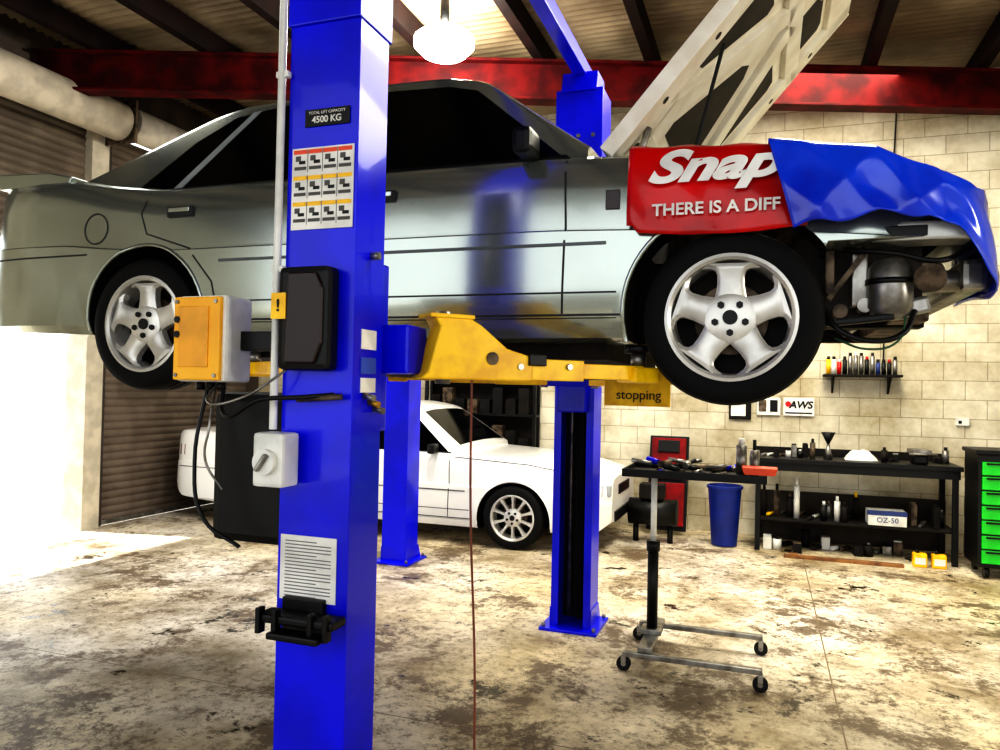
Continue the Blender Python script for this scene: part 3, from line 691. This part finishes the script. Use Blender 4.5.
RD2=mat('dark_red_vinyl',(140,14,18),.5,0,(96,8,12),4,spec=.2)
b2('frame',(-.22,-.02,.05),(.22,.02,1.12),BLK,CR,.02); b2('pad_upper',(-.19,-.06,.62),(.19,-.02,1.09),RD2,CR,.02); b2('pad_lower',(-.19,-.06,.10),(.19,-.02,.58),RD2,CR,.02); b2('head_rest',(-.12,-.08,.92),(.12,-.05,1.06),BLK,CR,.02)
for a in (-.19,.19):
    for b in (.12,1.05): cyl('caster',(a-.01,.05,b),(a+.01,.05,b),.03,BLK,CR)
lathe('plastic_bin',[(.001,.01),(.13,.01),(.17,.60),(.185,.60),(.185,.63),(.165,.63),(.125,.03),(.001,.03)],mat('bin_blue',(10,40,130),.4),None,loc=(-.38,8.25,0),axis='Z')
AC=empty('air_compressor'); cyl('tank',(-1.35,8.1,.32),(-.85,8.1,.32),.14,BLK,AC); b2('motor',(-1.24,8.0,.46),(-.98,8.2,.62),DARK,AC,.02)
for x in (-1.28,-.92): cyl('foot',(x,8.1,.0),(x,8.1,.2),.03,BLK,AC)
PR=empty('parts_rack')
for x in (-4.1,-2.65):
    for y in (8.80,8.96): b2('upright',(x-.02,y-.02,0),(x+.02,y+.02,1.72),BLK,PR)
for z in (.3,.8,1.25,1.68): b2('rack_shelf',(-4.12,8.78,z),(-2.63,8.98,z+.03),BLK,PR)
b2('rack_back',(-4.1,8.975,.3),(-2.65,8.985,1.7),DARK,PR)
rn=random.Random(5)
for z in (.83,1.28):
    for i in range(8): b2('parts_box_%d'%i,(-4.05+.17*i,8.8,z),(-3.92+.17*i,8.95,z+rn.uniform(.15,.33)),rn.choice([BLK,DARK,DARK,RUST]),PR)
G=empty('tool_chest'); b2('cabinet',(1.80,7.72,.10),(2.55,8.2,1.10),BLK,G,.01)
for i in range(7):
    z=.14+.13*i; b2('drawer_%d'%i,(1.83,7.70,z),(2.52,7.73,z+.115),GRN,G,.006); b2('handle_%d'%i,(1.86,7.685,z+.092),(2.49,7.705,z+.108),BLK,G)
b2('chest_top',(1.78,7.70,1.10),(2.57,8.22,1.14),BLK,G,.01)
for x in (1.88,2.48):
    for y in (7.78,8.14): cyl('caster',(x-.02,y,.05),(x+.02,y,.05),.05,BLK,G)
rod('wall_cable',[(1.30,8.985,4.7),(1.28,8.985,4.2),(1.22,8.985,3.3),(1.20,8.985,1.9)],.008,BLK)
po_=empty('power_outlet'); b2('plate',(1.89,8.97,1.31),(2.01,9.0,1.39),WPL,po_); b2('socket',(1.91,8.965,1.33),(1.94,8.972,1.36),BLK,po_)

# ------------------------------------------------------------------ LIGHT
w=bpy.data.worlds.new('sky'); sc.world=w; w.use_nodes=True; bg=w.node_tree.nodes['Background']; bg.inputs['Color'].default_value=(.94,.97,1,1); bg.inputs['Strength'].default_value=1.9
def area(name,loc,size,power,rot,color=(1,1,1),sy=None):
    l=bpy.data.lights.new(name,'AREA'); l.size=size; l.energy=power; l.color=color
    if sy: l.shape='RECTANGLE'; l.size_y=sy
    o=bpy.data.objects.new(name,l); sc.collection.objects.link(o); o.location=loc; o.rotation_euler=rot; return o
s=bpy.data.lights.new('sun','SUN'); s.energy=9; s.angle=D(1); s.color=(1,.97,.9); so=bpy.data.objects.new('sun',s); sc.collection.objects.link(so)
so.rotation_euler=Vector((-.42,-.08,.9)).to_track_quat('Z','Y').to_euler()
area('roof_fill',(.5,5.8,4.75),1.4,380,(0,0,0),(1,.94,.78),5)  # added soft fill under the roof, no fixture modelled
area('roof_fill',(-4.3,4.5,4.4),1.0,70,(0,0,0),(1,.98,.93),3)  # second added fill, towards the left doors
fd=(Vector((-.1,3.2,2.9))-Vector((4.7,1.6,2.4))).normalized()
fo=area('hood_fill_light',(4.68,1.6,2.4),.6,90,fd.to_track_quat('-Z','Y').to_euler(),(1,.97,.9))  # added fill aimed at the raised hood and car nose
hs=b2('hood_fill_housing',(4.74,1.25,2.1),(4.99,1.95,2.7),BLK,None)  # casing added behind the hood fill, out of view
hs.parent=WR; hs.matrix_parent_inverse=Matrix.Translation(-Vector(WR.location))
pl_=bpy.data.lights.new('lamp_bulb','POINT'); pl_.energy=120; pl_.shadow_soft_size=.2; pl_.color=(1,.95,.85); po=bpy.data.objects.new('lamp_bulb',pl_); sc.collection.objects.link(po); po.location=(-2.66,5.9,4.25)

# ------------------------------------------------------------------ CAMERA
cd=bpy.data.cameras.new('camera'); cam=bpy.data.objects.new('camera',cd); sc.collection.objects.link(cam); sc.camera=cam
cd.lens=27; cd.sensor_width=36; cd.clip_start=.05
th=D(1.0); ro=D(1.2)
F0=Vector((-.333,.943,0)).normalized(); Rv=Vector((.943,.333,0)).normalized(); U0=Vector((0,0,1))
F=F0*math.cos(th)+U0*math.sin(th); U=U0*math.cos(th)-F0*math.sin(th)
R2=Rv*math.cos(ro)+U*math.sin(ro); U2=U*math.cos(ro)-Rv*math.sin(ro)
M=Matrix((R2,U2,-F)).transposed().to_4x4(); M.translation=Vector((0,0,1.6)); cam.matrix_world=M
try:
    sc.view_settings.view_transform='Standard'; sc.view_settings.look='High Contrast'; sc.view_settings.exposure=-.12
except Exception as e: print(e)
